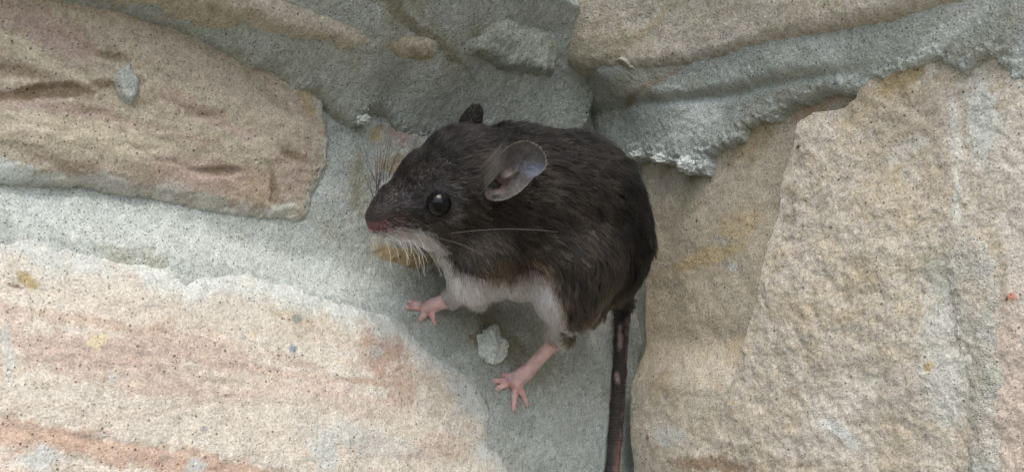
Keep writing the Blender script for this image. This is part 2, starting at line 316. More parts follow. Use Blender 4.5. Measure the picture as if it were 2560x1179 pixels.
cdd = stone_colour(w, np.array([.42, .40, .32]), PALE*.9, OLIVE*1.2, 500, -10, 3.0, .4); cdd = blotch(w, cdd, [(1050, 15, 120, 25, -15, CREAM*.9, .6), (1000, 60, 100, 40, 0, OLIVE, .5), (700, 30, 200, 30, -12, PALE*.8, .4), (1150, 90, 90, 60, 0, MORT*.9, .75), (1210, 20, 40, 60, 0, MORT, .6)], 510, 20)
D_BAND = [(-900, -700), (200, -200), (1250, -200), (1500, -80), (1500, 420), (1250, 330), (1060, 345), (960, 270), (935, 268), (918, 305), (895, 312), (850, 285), (815, 248), (795, 228), (745, 222), (690, 180), (640, 165), (560, 128), (480, 95), (440, 75), (330, 45), (250, 25), (150, 0), (-100, -70), (-900, -260)]
T_ctrl = [(200, -30, 15), (400, 60, 10.6), (350, 30, 12), (700, 90, 16.5), (700, 185, 9.6), (560, 120, 10.2), (900, 140, 17.5), (900, 285, 8.0), (850, 262, 8.6), (1100, 170, 16.5), (1100, 300, 6.5), (1250, 185, 12), (1300, 300, 5), (1420, 210, 7), (1450, 330, 2.5), (800, 215, 8.9), (1000, 220, 9.5)]
w = WL.sub(D_BAND, 8)
cband = mortar_colour(w, 600, [(900, 130, 260, 14, -14, OLIVE*.8, .6), (1250, 170, 130, 30, -5, OLIVE*.75, .6), (430, 80, 60, 16, -15, BROWN*1.3, .35), (880, 280, 60, 30, -20, MORTL, .3)])*0.97  # dark olive at the corner puts the overhang's shade into the colour
edge_n = fbm(w.U, w.V, 1.1, 3, 666, .7)
crumb = sstep(-5, -0.3, poly_sd(w.U, w.V, w.uvs(D_BAND, 8)))*edge_n*0.55
piece(w, 'mortar_band', D_BAND, 8, T_ctrl, cband, M_MORTAR, wall_l, 1.5, 2.2, 0.85, 620, rough(w, 630, 0.55, 15)+fbm(w.U, w.V, 1.2, 3, 635, .7)*0.12, crumb)
w = WL.sub(D_POLY, 17)
piece(w, 'stone', D_POLY, 17, [(600, 20, 21), (900, 100, 21), (1150, 130, 20), (1200, 0, 22), (900, -100, 24), (400, -60, 21)], cdd, M_STONE, wall_l, 4.0, 3.0, 0.6, 520, rough(w, 530, 0.5, 20, -10, .2))
def patch(w0, name, poly, href, ctrl, cfun, er, drop, rag, seed, ramp, rbig, parent):
    w = w0.sub(poly, href); return piece(w, name, poly, href, ctrl, cfun(w), M_MORTAR, parent, er, drop, rag, seed, rough(w, seed+5, ramp, rbig)+fbm(w.U, w.V, 1.1, 3, seed+8, .7)*.12)
# mortar thrown over the end of the upper stone, and splashes on the stone below
patch(WL, 'mortar_patch', [(1040, -80), (1060, 20), (1090, 60), (1120, 110), (1150, 132), (1215, 142), (1260, 150), (1330, 160), (1430, 165), (1460, -80)], 18, [(1100, 40, 22.0), (1200, 120, 20), (1250, 60, 21.5), (1200, -20, 22.5), (1260, 140, 17.5), (1400, 140, 13), (1400, 20, 16)],
      lambda w: mortar_colour(w, 650, [(1100, 40, 50, 30, 0, CREAM*.7, .3)])*np.array([.92, .93, .89]), 1.6, 1.2, 1.0, 655, .6, 9, wall_l)
patch(WL, 'mortar_patch', [(312, 160), (322, 152), (330, 185), (348, 200), (345, 228), (325, 255), (300, 238), (286, 205), (292, 185)], 7, [(318, 165, 8.6), (318, 205, 9.2), (318, 245, 8.8), (295, 205, 8.8), (342, 210, 8.6)],
      lambda w: mortar_colour(w, 670)*1.12, 1.0, 1.2, 0.35, 675, .25, 4, wall_l)

# ---- right wing
cm = mortar_colour(WR, 720, [])
c = [(1580, 800, -6), (1580, 1100, -6), (1600, 500, -3), (2400, 400, 4), (2440, 700, 3.2), (2460, 1000, 3.2), (2000, 100, 0), (2000, 700, -6)]
T = TPS([WR.uv(x, y, h) for x, y, h in c], [h for *_, h in c])
F_POLY = [(1574, 300), (1573, 560), (1574, 740), (1578, 900), (1572, 1010), (1578, 1179), (1574, 1400), (2000, 1600), (3400, 1800), (3400, -500), (2510, -100), (2000, 0), (1600, 200)]
WR.build('mortar', T(WR.U, WR.V)+rough(WR, 730, .4, 14)+sunk(WR, [(F_POLY, 5)]), np.ones(WR.U.shape, bool), cm, M_MORTAR, wall_r)
STEP = [(2165, 170), (2138, 240), (2110, 262), (2040, 278), (2005, 310), (1985, 370), (1955, 440), (1945, 530), (1915, 640), (1900, 740), (1870, 820), (1845, 900), (1830, 1000), (1770, 1110), (1700, 1170), (1600, 1400)]
w = WR.sub(F_POLY, 5)
sdl = line_sd(w.U, w.V, WR.uvs(STEP, 6)[::-1])+ragged(w, 755, .5)
v_fade = sstep(WR.uv(1850, 980, 6)[1], WR.uv(1900, 820, 6)[1], w.V)
stepf = -4.4*sstep(-0.35, 0.45, sdl)*(0.10+0.90*v_fade)-0.9*sstep(-7, 0.2, sdl)*v_fade
FS = [(1750, 640, 160, 22, 6, OCHRE, .6), (1830, 560, 70, 40, 8, OCHRE, .5), (1880, 330, 110, 60, 30, OCHRE*.75, .55), (2040, 250, 90, 28, 15, BROWN*1.5, .7), (1700, 480, 60, 70, 20, OLIVE, .5), (2260, 190, 60, 40, 20, OCHRE*.8, .7), (2200, 260, 110, 60, 10, OCHRE, .3), (2300, 300, 120, 60, 0, BUFF*.85, .5),
      (2270, 370, 50, 22, 20, GREYW, .6), (2240, 400, 40, 9, -8, GREYW, .55), (2280, 430, 30, 25, 0, GREYW, .45), (2160, 700, 60, 60, 20, OCHRE, .25), (2040, 780, 160, 26, -10, OCHRE, .25), (2250, 450, 90, 120, 0, OCHRE, .2), (2100, 1010, 120, 60, 20, PALE, .5), (2110, 1080, 70, 18, -35, GREYW*1.05, .8), (1830, 880, 40, 50, 0, OCHRE, .3),
      (1790, 1160, 170, 24, -2, BROWN*1.25, .75), (1990, 1155, 70, 14, -6, BROWN*1.2, .55), (2350, 650, 80, 40, 10, OLIVE, .35), (2370, 900, 60, 160, 0, MORTL, .35), (2360, 700, 50, 60, 0, MORT, .3), (1660, 960, 40, 40, 0, OCHRE, .35), (1900, 1050, 120, 50, 20, BUFF, .4), (2050, 1130, 150, 40, 0, PALE, .4),
      (1680, 1090, 60, 30, 0, GREYW, .5), (1628, 1092, 6, 9, 0, RUST*.6, .9), (2270, 960, 60, 60, 0, PALE, .3), (1815, 660, 14, 16, 0, GREYW, .6), (1790, 600, 24, 8, -30, GREYW, .4), (1728, 550, 5, 6, 0, BROWN*.3, .9), (2012, 370, 7, 5, 0, BROWN*.25, 1), (2335, 918, 10, 12, 0, OCHRE*1.2, .8), (2092, 571, 4, 4, 0, BROWN*.3, .9),
      (2455, 300, 40, 110, 5, MORTL, .5), (2388, 330, 8, 90, 2, MORTL*1.1, .75), (2394, 490, 9, 75, 0, MORTL*1.15, .9), (2391, 400, 20, 180, 0, PALE, .4), (2560, 560, 50, 300, 0, PALE*1.05, .6), (2545, 1000, 45, 260, 0, np.array([.50, .42, .36]), .5), (2535, 745, 10, 8, 0, np.array([.5, .24, .18]), .8)]
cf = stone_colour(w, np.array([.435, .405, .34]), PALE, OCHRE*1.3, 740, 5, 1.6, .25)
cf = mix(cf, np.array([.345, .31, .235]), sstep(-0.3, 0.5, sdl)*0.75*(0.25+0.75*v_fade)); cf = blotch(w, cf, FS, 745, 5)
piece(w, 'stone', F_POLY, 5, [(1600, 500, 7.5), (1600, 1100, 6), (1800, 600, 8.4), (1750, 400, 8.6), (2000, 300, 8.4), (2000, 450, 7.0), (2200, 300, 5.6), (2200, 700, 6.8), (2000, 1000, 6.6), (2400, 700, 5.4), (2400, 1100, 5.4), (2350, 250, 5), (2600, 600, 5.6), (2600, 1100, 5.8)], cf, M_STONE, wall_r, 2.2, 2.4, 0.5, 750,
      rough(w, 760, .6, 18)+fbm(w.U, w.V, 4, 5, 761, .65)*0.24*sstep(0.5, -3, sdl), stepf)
# thin trowelled smear running down the right-hand stone
patch(WR, 'mortar_smear', [(2425, 540), (2390, 600), (2350, 660), (2375, 760), (2400, 900), (2420, 1100), (2430, 1400), (2540, 1500), (2510, 1179), (2500, 900), (2510, 760), (2480, 640)], 6, [(2420, 600, 5.8), (2440, 800, 6.2), (2460, 1100, 6.1), (2385, 700, 6.0), (2490, 760, 5.9), (2490, 1050, 6.0)],
      lambda w: mix(mortar_colour(w, 800, [(2425, 700, 12, 160, -5, MORTL*1.12, .8), (2445, 950, 18, 160, -4, MORTL*1.12, .8), (2440, 1120, 30, 80, 0, MORTL*1.1, .8)]), BUFF, .5+.35*fbm(w.U, w.V, 8, 4, 801)), 3.5, 1.2, 1.3, 805, .3, 8, wall_r)
# the crumbling flap of mortar and the sloping band above it
FLAP = [(1360, 120), (1380, 240), (1400, 330), (1460, 390), (1540, 398), (1590, 388), (1640, 400), (1672, 408), (1690, 428), (1716, 436), (1748, 430), (1752, 405), (1742, 392), (1790, 362), (1838, 345), (1845, 318), (1925, 290), (1975, 258), (2010, 252), (2024, 232), (2055, 215), (2090, 222), (2135, 236), (2165, 205), (2230, 178), (2300, 152), (2330, 145), (2350, 172), (2395, 188), (2425, 160), (2455, 140), (2475, 152), (2495, 190), (2520, 240), (3600, 300), (3600, -560), (2500, -150), (2150, -50), (1900, 15), (1700, 75), (1560, 108), (1450, 125), (1360, 120)]
LINE2 = [(1430, 282), (1520, 268), (1640, 252), (1760, 236), (1850, 218), (1960, 195), (2080, 176), (2180, 160), (2300, 120)]
w = WR.sub(FLAP, 8)
sl2 = line_sd(w.U, w.V, WR.uvs(LINE2, 11))+ragged(w, 835, .35)
lfade = 1-sstep(WR.uv(1950, 195, 11)[0], WR.uv(2250, 130, 11)[0], w.U)
grv = -1.1*np.exp(-(sl2/0.9)**2)*lfade+1.3*sstep(-.4, 2.5, sl2)*lfade
sdf_ = poly_sd(w.U, w.V, WR.uvs(FLAP, 8)); grv = grv+sstep(-5, -0.2, sdf_)*fbm(w.U, w.V, 1.2, 3, 840, .7)*0.6
cfl = mortar_colour(w, 830, [(1640, 390, 110, 26, -8, MORTL*1.05, .6), (1720, 415, 40, 25, 0, MORTL*1.12, .8), (1800, 310, 130, 40, 15, MORTL, .5), (1520, 190, 80, 50, 0, OLIVE*.9, .5), (1800, 150, 300, 40, 14, OLIVE*1.15, .4), (2480, 40, 60, 40, 0, GREYW*1.1, .5), (2400, 130, 160, 20, 15, MORTL, .5), (1700, 245, 190, 7, 9, BROWN*1.3, .5)])  # thin brown line paints in the shadow below the upper slab's edge
piece(w, 'mortar_band', FLAP, 8, [(1500, 290, 8.5), (1560, 350, 7.2), (1640, 390, 6.4), (1720, 420, 6.3), (1800, 340, 6.4), (1950, 265, 6.6), (2080, 215, 6.8), (2200, 185, 6.8), (2350, 160, 6.6), (2480, 150, 6.4), (1550, 260, 9.4), (1800, 220, 8.2), (2100, 165, 7.8), (1600, 160, 14.2), (1900, 80, 12.2), (2200, 0, 11), (1500, 180, 18.5), (2450, 50, 9), (2540, 60, 8.5), (1500, 115, 19.5), (1700, 75, 13.2), (1900, 15, 12.4), (2200, -55, 11)], cfl, M_MORTAR, wall_r, 1.4, 2.4, 0.75, 845, rough(w, 850, .45, 16)+fbm(w.U, w.V, 1.1, 3, 851, .7)*.12, grv)
E_POLY = [(1080, 150), (1340, 165), (1450, 168), (1560, 150), (1700, 118), (1900, 62), (2150, 0), (2500, -90), (3600, -500), (3600, -1600), (1900, -1200), (1050, -500), (1080, 40)]
w = WR.sub(E_POLY, 24)
ce = stone_colour(w, np.array([.42, .405, .34]), PALE*.9, OLIVE*1.4, 860, 12, 3, .3); ce = blotch(w, ce, [(1520, 60, 120, 14, 22, OCHRE*1.1, .35), (1400, 20, 80, 40, 0, CREAM*.85, .6), (1320, 100, 60, 60, 0, OLIVE*.85, .6), (1450, 110, 120, 40, 8, OLIVE, .4), (1340, 10, 40, 20, 0, GREYW, .7), (1700, 60, 200, 30, 15, PALE*.8, .4)], 865, 28)
piece(w, 'stone', E_POLY, 24, [(1300, 140, 31), (1450, 150, 23.5), (1600, 120, 17), (1900, 40, 15), (1350, 40, 32), (1450, 60, 26), (1600, 20, 19), (1900, -60, 16.5), (2150, -30, 14.5)], ce, M_STONE, wall_r, 3.0, 2.6, .5, 870, rough(w, 880, .5, 18, 14, .12))
patch(WR, 'mortar_patch', [(1180, -80), (1215, 40), (1232, 95), (1262, 118), (1275, 150), (1300, 162), (1320, 140), (1330, 95), (1365, 85), (1350, 50), (1312, 30), (1300, -80)], 32, [(1250, 20, 34.5), (1270, 110, 32.6), (1310, 120, 32.4), (1320, 40, 34.5), (1290, 155, 30.5)], lambda w: mortar_colour(w, 890)*np.array([.95, .97, .85]), 1.6, 1.6, .8, 893, 1.0, 8, wall_r)
patch(WR, 'mortar_patch', [(1545, 152), (1575, 150), (1585, 170), (1580, 192), (1560, 190), (1548, 175)], 16, [(1560, 155, 18.3), (1575, 175, 15.6), (1562, 188, 14.6), (1550, 170, 16.6)], lambda w: mix(mortar_colour(w, 897), OCHRE, np.full(w.U.shape, .25)), .9, 1.2, .4, 898, .4, 4, wall_r)

# ---- what carries the facing, and the plainer stones of the wall out of the picture
def grid_block(w, u0, u1, v0, v1, h0, h1, seed):
    n, m = 15, 11; r = np.random.default_rng(seed)
    uu, vv = np.meshgrid(np.linspace(-1, 1, n), np.linspace(-1, 1, m))
    e = np.maximum(np.abs(uu), np.abs(vv)); Uq = (u0+u1)/2+uu*(u1-u0)/2; Vq = (v0+v1)/2+vv*(v1-v0)/2
    hq = h1-(h1-h0)*np.clip((e-.8)/.2, 0, 1)**2+r.normal(0, .8, uu.shape)*(e < .99)
    P = w.pos(Uq+r.normal(0, .8, uu.shape), Vq+r.normal(0, .8, uu.shape), hq).reshape(-1, 3); idx = np.arange(n*m).reshape(m, n)
    q = np.stack([idx[:-1, :-1], idx[:-1, 1:], idx[1:, 1:], idx[1:, :-1]], -1).reshape(-1, 4)
    if np.cross(w.u, [0, 0, 1.0])@w.n < 0: q = q[:, ::-1]
    base = BUFF*r.uniform(.85, 1.1) if seed % 3 else PINK*1.2
    return mesh_np('stone', P, q, np.tile(base, (n*m, 1)))
def box_mesh(name, w, u0, u1, v0, v1, h0, h1, c):
    P = np.array([w.O+w.u*u+w.n*h+np.array([0, 0, v]) for u in (u0, u1) for v in (v0, v1) for h in (h0, h1)])
    q = [(0, 1, 3, 2), (4, 6, 7, 5), (0, 4, 5, 1), (2, 3, 7, 6), (0, 2, 6, 4), (1, 5, 7, 3)]
    return mesh_np(name, P, q, np.tile(c, (8, 1)), False)
for w, par in ((WL, wall_l), (WR, wall_r)):
    link('rubble_core', box_mesh('rubble_core', w, -60, 900, -600, 700, -180, -34, MORT*.8), par, M_PLAIN)
    k = 0
    for row, (v0, v1) in enumerate([(-590, -430), (-420, -265), (-255, -100), (175, 320), (330, 480), (490, 640)]):
        u = 12.0 if row % 2 else 10.0; j = 0
        while u < 860:
            wd = [210, 150, 260, 180][(j+row) % 4]; link('stone', grid_block(w, u, min(u+wd, 892), v0, v1, -14, 14, 900+k+row*7), par, M_STONE); u += wd+14; j += 1; k += 1
    u = 300.0
    while u < 820:
        for v0, v1 in ((-88, 30), (44, 160)): link('stone', grid_block(w, u, u+160, v0, v1, -14, 12, 950+k), par, M_STONE); k += 1
        u += 176
# ground at the foot of the wall
gm, gt, gb, gN, gL = nodes('ground')
gtc = gN('ShaderNodeTexCoord'); gn = gN('ShaderNodeTexNoise'); gn.inputs['Scale'].default_value = 6; gn.inputs['Detail'].default_value = 8
gr = gN('ShaderNodeValToRGB'); gr.color_ramp.elements[0].color = (.10, .085, .06, 1); gr.color_ramp.elements[1].color = (.22, .19, .14, 1)
gL(gtc.outputs['Object'], gn.inputs['Vector']); gL(gn.outputs[0], gr.inputs[0]); gL(gr.outputs[0], gb.inputs['Base Color']); gb.inputs['Roughness'].default_value = .95
gnd = link('ground', mesh_np('ground', np.array([[-4e5, -4e5, 0], [4e5, -4e5, 0], [4e5, 4e5, 0], [-4e5, 4e5, 0]], float), [(0, 1, 2, 3)]), None, gm); gnd['kind'] = 'structure'

# ------------------------------------------------------------------ the mouse
def dwall(px, py): return min(WL.depth_at(px, py), WR.depth_at(px, py))
class Prim:
    def __init__(s, a, b, k, tag, sc_=None):
        # a, b: (px, py, depth, radius px)
        s.a = at(*a[:3]); s.b = at(*b[:3]); s.ra = a[3]*a[2]/F; s.rb = b[3]*b[2]/F; s.k = k; s.tag = tag
    def sdf(s, P):
        e = s.b-s.a; w = P-s.a; t = np.clip((w@e)/max(e@e, 1e-9), 0, 1)
        return np.sqrt(((w-t[..., None]*e)**2).sum(-1))-(s.ra+t*(s.rb-s.ra))
    def box(s, m): r = max(s.ra, s.rb)+m; return np.minimum(s.a, s.b)-r, np.maximum(s.a, s.b)+r
prims = []
def cone(a, b, k=3.0, tag='body'): prims.append(Prim(a, b, k, tag))
DB = 243.0
cone((1475, 560, DB+3, 138), (1430, 495, DB+1, 140))
cone((1430, 495, DB+1, 140), (1330, 525, DB-2, 158), 5)
cone((1500, 625, DB+3, 118), (1440, 610, DB, 140), 5)
cone((1330, 525, DB-2, 158), (1225, 560, DB-5, 122), 5)
cone((1400, 650, DB-2, 92), (1210, 655, DB-6, 80), 6)
cone((1165, 600, DB-8, 66), (1190, 660, DB-8, 60), 5)
cone((1455, 512, DB+2, 128), (1290, 462, DB-2, 142), 5)
cone((1240, 470, DB-6, 128), (1185, 455, DB-9, 118), 5)
cone((1140, 470, DB-12, 118), (1105, 488, DB-13, 108), 4, 'head')
cone((1070, 458, DB-12, 66), (1150, 412, DB-7, 88), 4, 'head')
cone((1085, 492, DB-13.5, 98), (988, 528, DB-17, 55), 4, 'head')
cone((986, 524, DB-17, 58), (950, 545, DB-18.5, 36), 2.5, 'snout')
cone((945, 560, DB-18.6, 20), (934, 569, DB-19.0, 10), 1.2, 'nose')
cone((1090, 560, DB-15, 62), (1010, 572, DB-16.5, 24), 3, 'head')            # jaw
# near foreleg
dfp = dwall(1078, 768)
def foot(pad, toes, toe_r, tag):
    for tp in toes:
        px, py, bend = tp; d1 = dwall(px, py)-0.12; mx, my = (pad[0]*.45+px*.55), (pad[1]*.45+py*.55)
        dm = min(dwall(mx, my)-0.35, (pad[2]+d1)/2)-bend
        cone((pad[0]+(px-pad[0])*.2, pad[1]+(py-pad[1])*.2, pad[2]-.1, toe_r*1.2), (mx, my, dm, toe_r), .5, tag)
        cone((mx, my, dm, toe_r*.92), (px, py, d1-.25, toe_r*.78), .4, tag); cone((mx, my, dm-.1, toe_r*1.08), (mx, my, dm, toe_r), .3, tag); cone((px, py, d1-.15, toe_r*.98), (px, py, d1, toe_r*.9), .3, tag)
cone((1215, 640, DB-14, 62), (1185, 705, DB-13, 40), 4)
cone((1185, 705, DB-13, 38), (1128, 746, dfp-2.6, 21), 2.5, 'arm')
cone((1128, 746, dfp-2.6, 20), (1080, 764, dfp-1.3, 17), 1.2, 'paw')
cone((1080, 764, dfp-1.3, 17), (1066, 770, dfp-1.0, 16), .8, 'paw')
foot((1072, 768, dfp-1.0), [(1018, 768, .5), (1026, 754, .3), (1052, 797, .6), (1086, 806, .6)], 7.8, 'paw')
# far foreleg, behind the near one
d2 = dwall(1168, 752)
cone((1230, 670, DB-1, 55), (1195, 730, DB, 32), 3)
cone((1195, 730, DB, 30), (1172, 748, d2-1.5, 17), 1.5, 'arm')
cone((1172, 748, d2-1.5, 16), (1150, 756, d2-1.0, 14), 1, 'paw')
# near hind leg
dhp = dwall(1295, 950)
cone((1450, 660, DB-8, 92), (1425, 735, DB-8, 72), 5)
cone((1425, 735, DB-8, 62), (1398, 822, dhp-6, 28), 4)
cone((1398, 822, dhp-6, 26), (1382, 858, dhp-4.6, 17), 2, 'ankle')
cone((1382, 858, dhp-4.6, 17), (1318, 928, dhp-1.8, 17), 1.0, 'paw')
cone((1318, 928, dhp-1.8, 18), (1288, 950, dhp-1.2, 24), 1.0, 'paw')
foot((1290, 948, dhp-1.1), [(1236, 951, .5), (1244, 970, .5), (1284, 1021, .6), (1317, 1010, .6), (1258, 936, .2)], 8.0, 'paw')
# far hind leg tucked under the rump
cone((1490, 690, DB+6, 85), (1470, 760, DB+10, 40), 4)
d3 = dwall(1450, 800); cone((1470, 760, DB+10, 38), (1455, 785, d3-2, 18), 2, 'ankle'); cone((1455, 785, d3-2, 17), (1425, 806, d3-1.3, 15), 1, 'paw')
# tail
tp = [(1535, 690, DB+9, 34), (1556, 765, dwall(1556, 765)-6, 20)]
for x, y in ((1553, 850), (1549, 930), (1544, 1010), (1538, 1090), (1531, 1179), (1524, 1290)): tp.append((x, y, min(WL.depth_at(x, y), WL.depth_at(x-14, y))-1.5, 17))
for i in range(len(tp)-1): cone(tp[i], tp[i+1], 2.0 if i < 2 else .8, 'tail')

GS = 0.36
lo = np.min([p.box(2)[0] for p in prims], 0); hi = np.max([p.box(2)[1] for p in prims], 0)
ax = [np.arange(lo[i], hi[i]+GS, GS) for i in range(3)]
S = np.full([len(q) for q in ax], 1e3, np.float32)
for p in prims:
    b0, b1 = p.box(p.k+4); sl_ = tuple(slice(max(0, int((b0[i]-lo[i])/GS)), int((b1[i]-lo[i])/GS)+2) for i in range(3))
    g = np.stack(np.meshgrid(*[ax[i][sl_[i]] for i in range(3)], indexing='ij'), -1)
    d = p.sdf(g); o = S[sl_]; h_ = np.clip(p.k-np.abs(d-o), 0, None)/p.k
    S[sl_] = np.minimum(d, o)-h_*h_*p.k*0.25
def surface_nets(S, lo, h):
    ins = S < 0; n = np.array(S.shape)-1
    cs = [(i, j, k) for i in (0, 1) for j in (0, 1) for k in (0, 1)]
    cnt = sum(ins[i:n[0]+i, j:n[1]+j, k:n[2]+k].astype(np.int8) for i, j, k in cs); act = (cnt > 0) & (cnt < 8)
    I = np.argwhere(act); idx = np.full(act.shape, -1, np.int64); idx[act] = np.arange(len(I))
    acc = np.zeros((len(I), 3)); c = np.zeros(len(I))
    for a_ in cs:
        for d in range(3):
            if a_[d]: continue
            b_ = list(a_); b_[d] = 1; s0 = S[tuple((I+a_).T)]; s1 = S[tuple((I+b_).T)]; m = (s0 < 0) != (s1 < 0)
            t = np.where(m, s0/np.where(m, s0-s1, 1), 0); q = np.array(a_, float)+0*acc; q[:, d] = t
            acc += q*m[:, None]; c += m
    V = lo+(I+acc/c[:, None])*h; Q = []
    for d in range(3):
        u, v = (d+1) % 3, (d+2) % 3; sl0 = [slice(None)]*3; sl1 = [slice(None)]*3; sl0[d] = slice(0, -1); sl1[d] = slice(1, None)
        x = ins[tuple(sl0)] != ins[tuple(sl1)]; E = np.argwhere(x); E = E[(E[:, u] > 0) & (E[:, v] > 0) & (E[:, u] < n[u]) & (E[:, v] < n[v])]
        f = ins[tuple(E.T)]; q = []
        for du, dv in ((1, 1), (0, 1), (0, 0), (1, 0)):
            e = E.copy(); e[:, u] -= du; e[:, v] -= dv; q.append(idx[tuple(e.T)])
        q = np.stack(q, 1); q[~f] = q[~f][:, ::-1]; Q.append(q)
    return V, np.concatenate(Q)
BV, BQ = surface_nets(S, lo, GS)
D_all = np.stack([p.sdf(BV) for p in prims]); near = D_all.argmin(0); tags = np.array([p.tag for p in prims])[near]
bpx, bpy_, bz = project(BV)
# vertex normals from the distance field
def grad(P):
    q = (P-lo)/GS; i = np.clip(np.round(q).astype(int), 1, np.array(S.shape)-2); g = np.empty(P.shape)
    for d in range(3):
        a_ = i.copy(); b_ = i.copy(); a_[:, d] += 1; b_[:, d] -= 1; g[:, d] = S[tuple(a_.T)]-S[tuple(b_.T)]
    return g/np.maximum(np.linalg.norm(g, axis=1), 1e-6)[:, None]
SKIN = np.array([.64, .44, .42]); DARK = np.array([.0032, .0029, .0028])
bc = np.tile(np.array([.012, .010, .009]), (len(BV), 1))
nz = fbm(bpx*.1, bpy_*.1, 3, 4, 31, .6)
bc[tags == 'paw'] = SKIN; bc[tags == 'ankle'] = SKIN*np.array([.55, .5, .5])
bc[tags == 'arm'] = SKIN*.8
m = tags == 'nose'; bc[m] = mix(np.tile(np.array([.035, .02, .02]), (m.sum(), 1)), np.array([.40, .25, .22]), 1-sstep(5, 13, np.hypot(bpx[m]-930, bpy_[m]-573)))
m = tags == 'snout'; bc[m] = mix(np.tile(np.array([.018, .014, .013]), (m.sum(), 1)), np.array([.12, .045, .045]), 1-sstep(6, 16, np.abs(bpy_[m]-566)))
yb_ = np.interp(bpx, [900, 945, 970, 1000, 1050, 1085, 1120, 1150, 1210, 1280, 1330, 1385, 1420, 1436, 1445], [592, 582, 570, 564, 570, 592, 640, 676, 694, 690, 672, 690, 745, 850, 900])
m = np.isin(tags, ['body', 'head', 'arm']) & (bpy_ > yb_+4) & (bpx < 1440); bc[m] = (.27, .245, .235)
m = tags == 'paw'; bc[m] = bc[m]*(1+.22*nz[m])[:, None]
tips = np.array([(1018, 768), (1026, 754), (1052, 797), (1086, 806), (1236, 951), (1244, 970), (1284, 1021), (1317, 1010), (1258, 936), (1075, 785), (1280, 972), (1250, 955), (1300, 975)], float)
td = np.min(np.hypot(bpx[:, None]-tips[:, 0], bpy_[:, None]-tips[:, 1]), 1); bc = np.where((m & (td < 60))[:, None], mix(bc, np.array([.58, .27, .25]), (1-sstep(3, 15, td+nz*5))*.55), bc)
m = (np.hypot((bpx-926)/5, (bpy_-565)/4) < 1) & (tags == 'nose'); bc[m] = (.03, .012, .012)
mt = tags == 'tail'
tx = np.interp(bpy_, [t[1] for t in tp], [t[0] for t in tp])
tc_ = mix(np.tile(np.array([.038, .033, .031]), (len(BV), 1)), np.array([.19, .125, .11]), sstep(8, 19, (bpx-tx)+nz*5)*sstep(740, 800, bpy_))
tc_ = mix(tc_, np.array([.36, .27, .27]), (1-sstep(.5, 1.1, np.hypot((bpx-1543)/9, (bpy_-942)/20)+nz*.4))*.9); tc_ = mix(tc_, np.array([.36, .27, .27]), (1-sstep(.5, 1.1, np.hypot((bpx-1550)/8, (bpy_-845)/34)+nz*.4))*.7)
tc_ = mix(tc_, np.array([.20, .115, .095]), sstep(-4, 12, (bpx-tx)+nz*6)*sstep(1080, 1170, bpy_))
bc[mt] = tc_[mt]

ms, mt_, mb, mN, mL = nodes('mouse_skin')
ma = mN('ShaderNodeAttribute'); ma.attribute_name = 'Col'; mL(ma.outputs['Color'], mb.inputs['Base Color'])
mb.inputs['Roughness'].default_value = .5; mb.inputs['Subsurface Weight'].default_value = .25; mb.inputs['Subsurface Radius'].default_value = (1, .35, .25); mb.inputs['Subsurface Scale'].default_value = .001
mtc = mN('ShaderNodeTexCoord'); mw = mN('ShaderNodeTexNoise'); mw.inputs['Scale'].default_value = 1800; mw.inputs['Detail'].default_value = 3; mL(mtc.outputs['Object'], mw.inputs['Vector'])
mbp = mN('ShaderNodeBump'); mbp.inputs['Distance'].default_value = .00035; mbp.inputs['Strength'].default_value = .7; mL(mw.outputs[0], mbp.inputs['Height']); mL(mbp.outputs[0], mb.inputs['Normal'])
mouse = thing('mouse', 'small dark brown mouse with white belly and pink feet clinging in the wall corner', 'mouse', at(1288, 955, dhp))
body = link('body', mesh_np('body', BV, BQ, bc), mouse, ms)
tm, tt, tb, tN, tL = nodes('tail_skin'); tb.inputs['Roughness'].default_value = .72; tb.inputs['Specular IOR Level'].default_value = .3
ta = tN('ShaderNodeAttribute'); ta.attribute_name = 'Col'; tcd = tN('ShaderNodeTexCoord'); twv = tN('ShaderNodeTexWave'); twv.bands_direction = 'Z'; twv.inputs['Scale'].default_value = 430; twv.inputs['Distortion'].default_value = 5; twv.inputs['Detail Scale'].default_value = 2
tL(tcd.outputs['Object'], twv.inputs['Vector']); tbp = tN('ShaderNodeBump'); tbp.inputs['Distance'].default_value = .00012; tL(twv.outputs['Fac'], tbp.inputs['Height']); tL(tbp.outputs[0], tb.inputs['Normal'])
tmr = tN('ShaderNodeMapRange'); tmr.inputs[3].default_value = .94; tmr.inputs[4].default_value = 1.05; tL(twv.outputs['Fac'], tmr.inputs[0]); tml = tN('ShaderNodeVectorMath'); tml.operation = 'SCALE'; tL(ta.outputs['Color'], tml.inputs[0]); tL(tmr.outputs[0], tml.inputs['Scale']); tL(tml.outputs[0], tb.inputs['Base Color'])
body.data.materials.append(tm); body.data.polygons.foreach_set('material_index', (tags[BQ[:, 0]] == 'tail').astype(np.int32))

def sdf_depth(px, py):
    for t in np.arange(195, 270, .1):
        q = (at(px, py, t)-lo)/GS; i = np.round(q).astype(int)
        if (i > 0).all() and (i < np.array(S.shape)).all() and S[tuple(i)] < 0: return t
    return DB
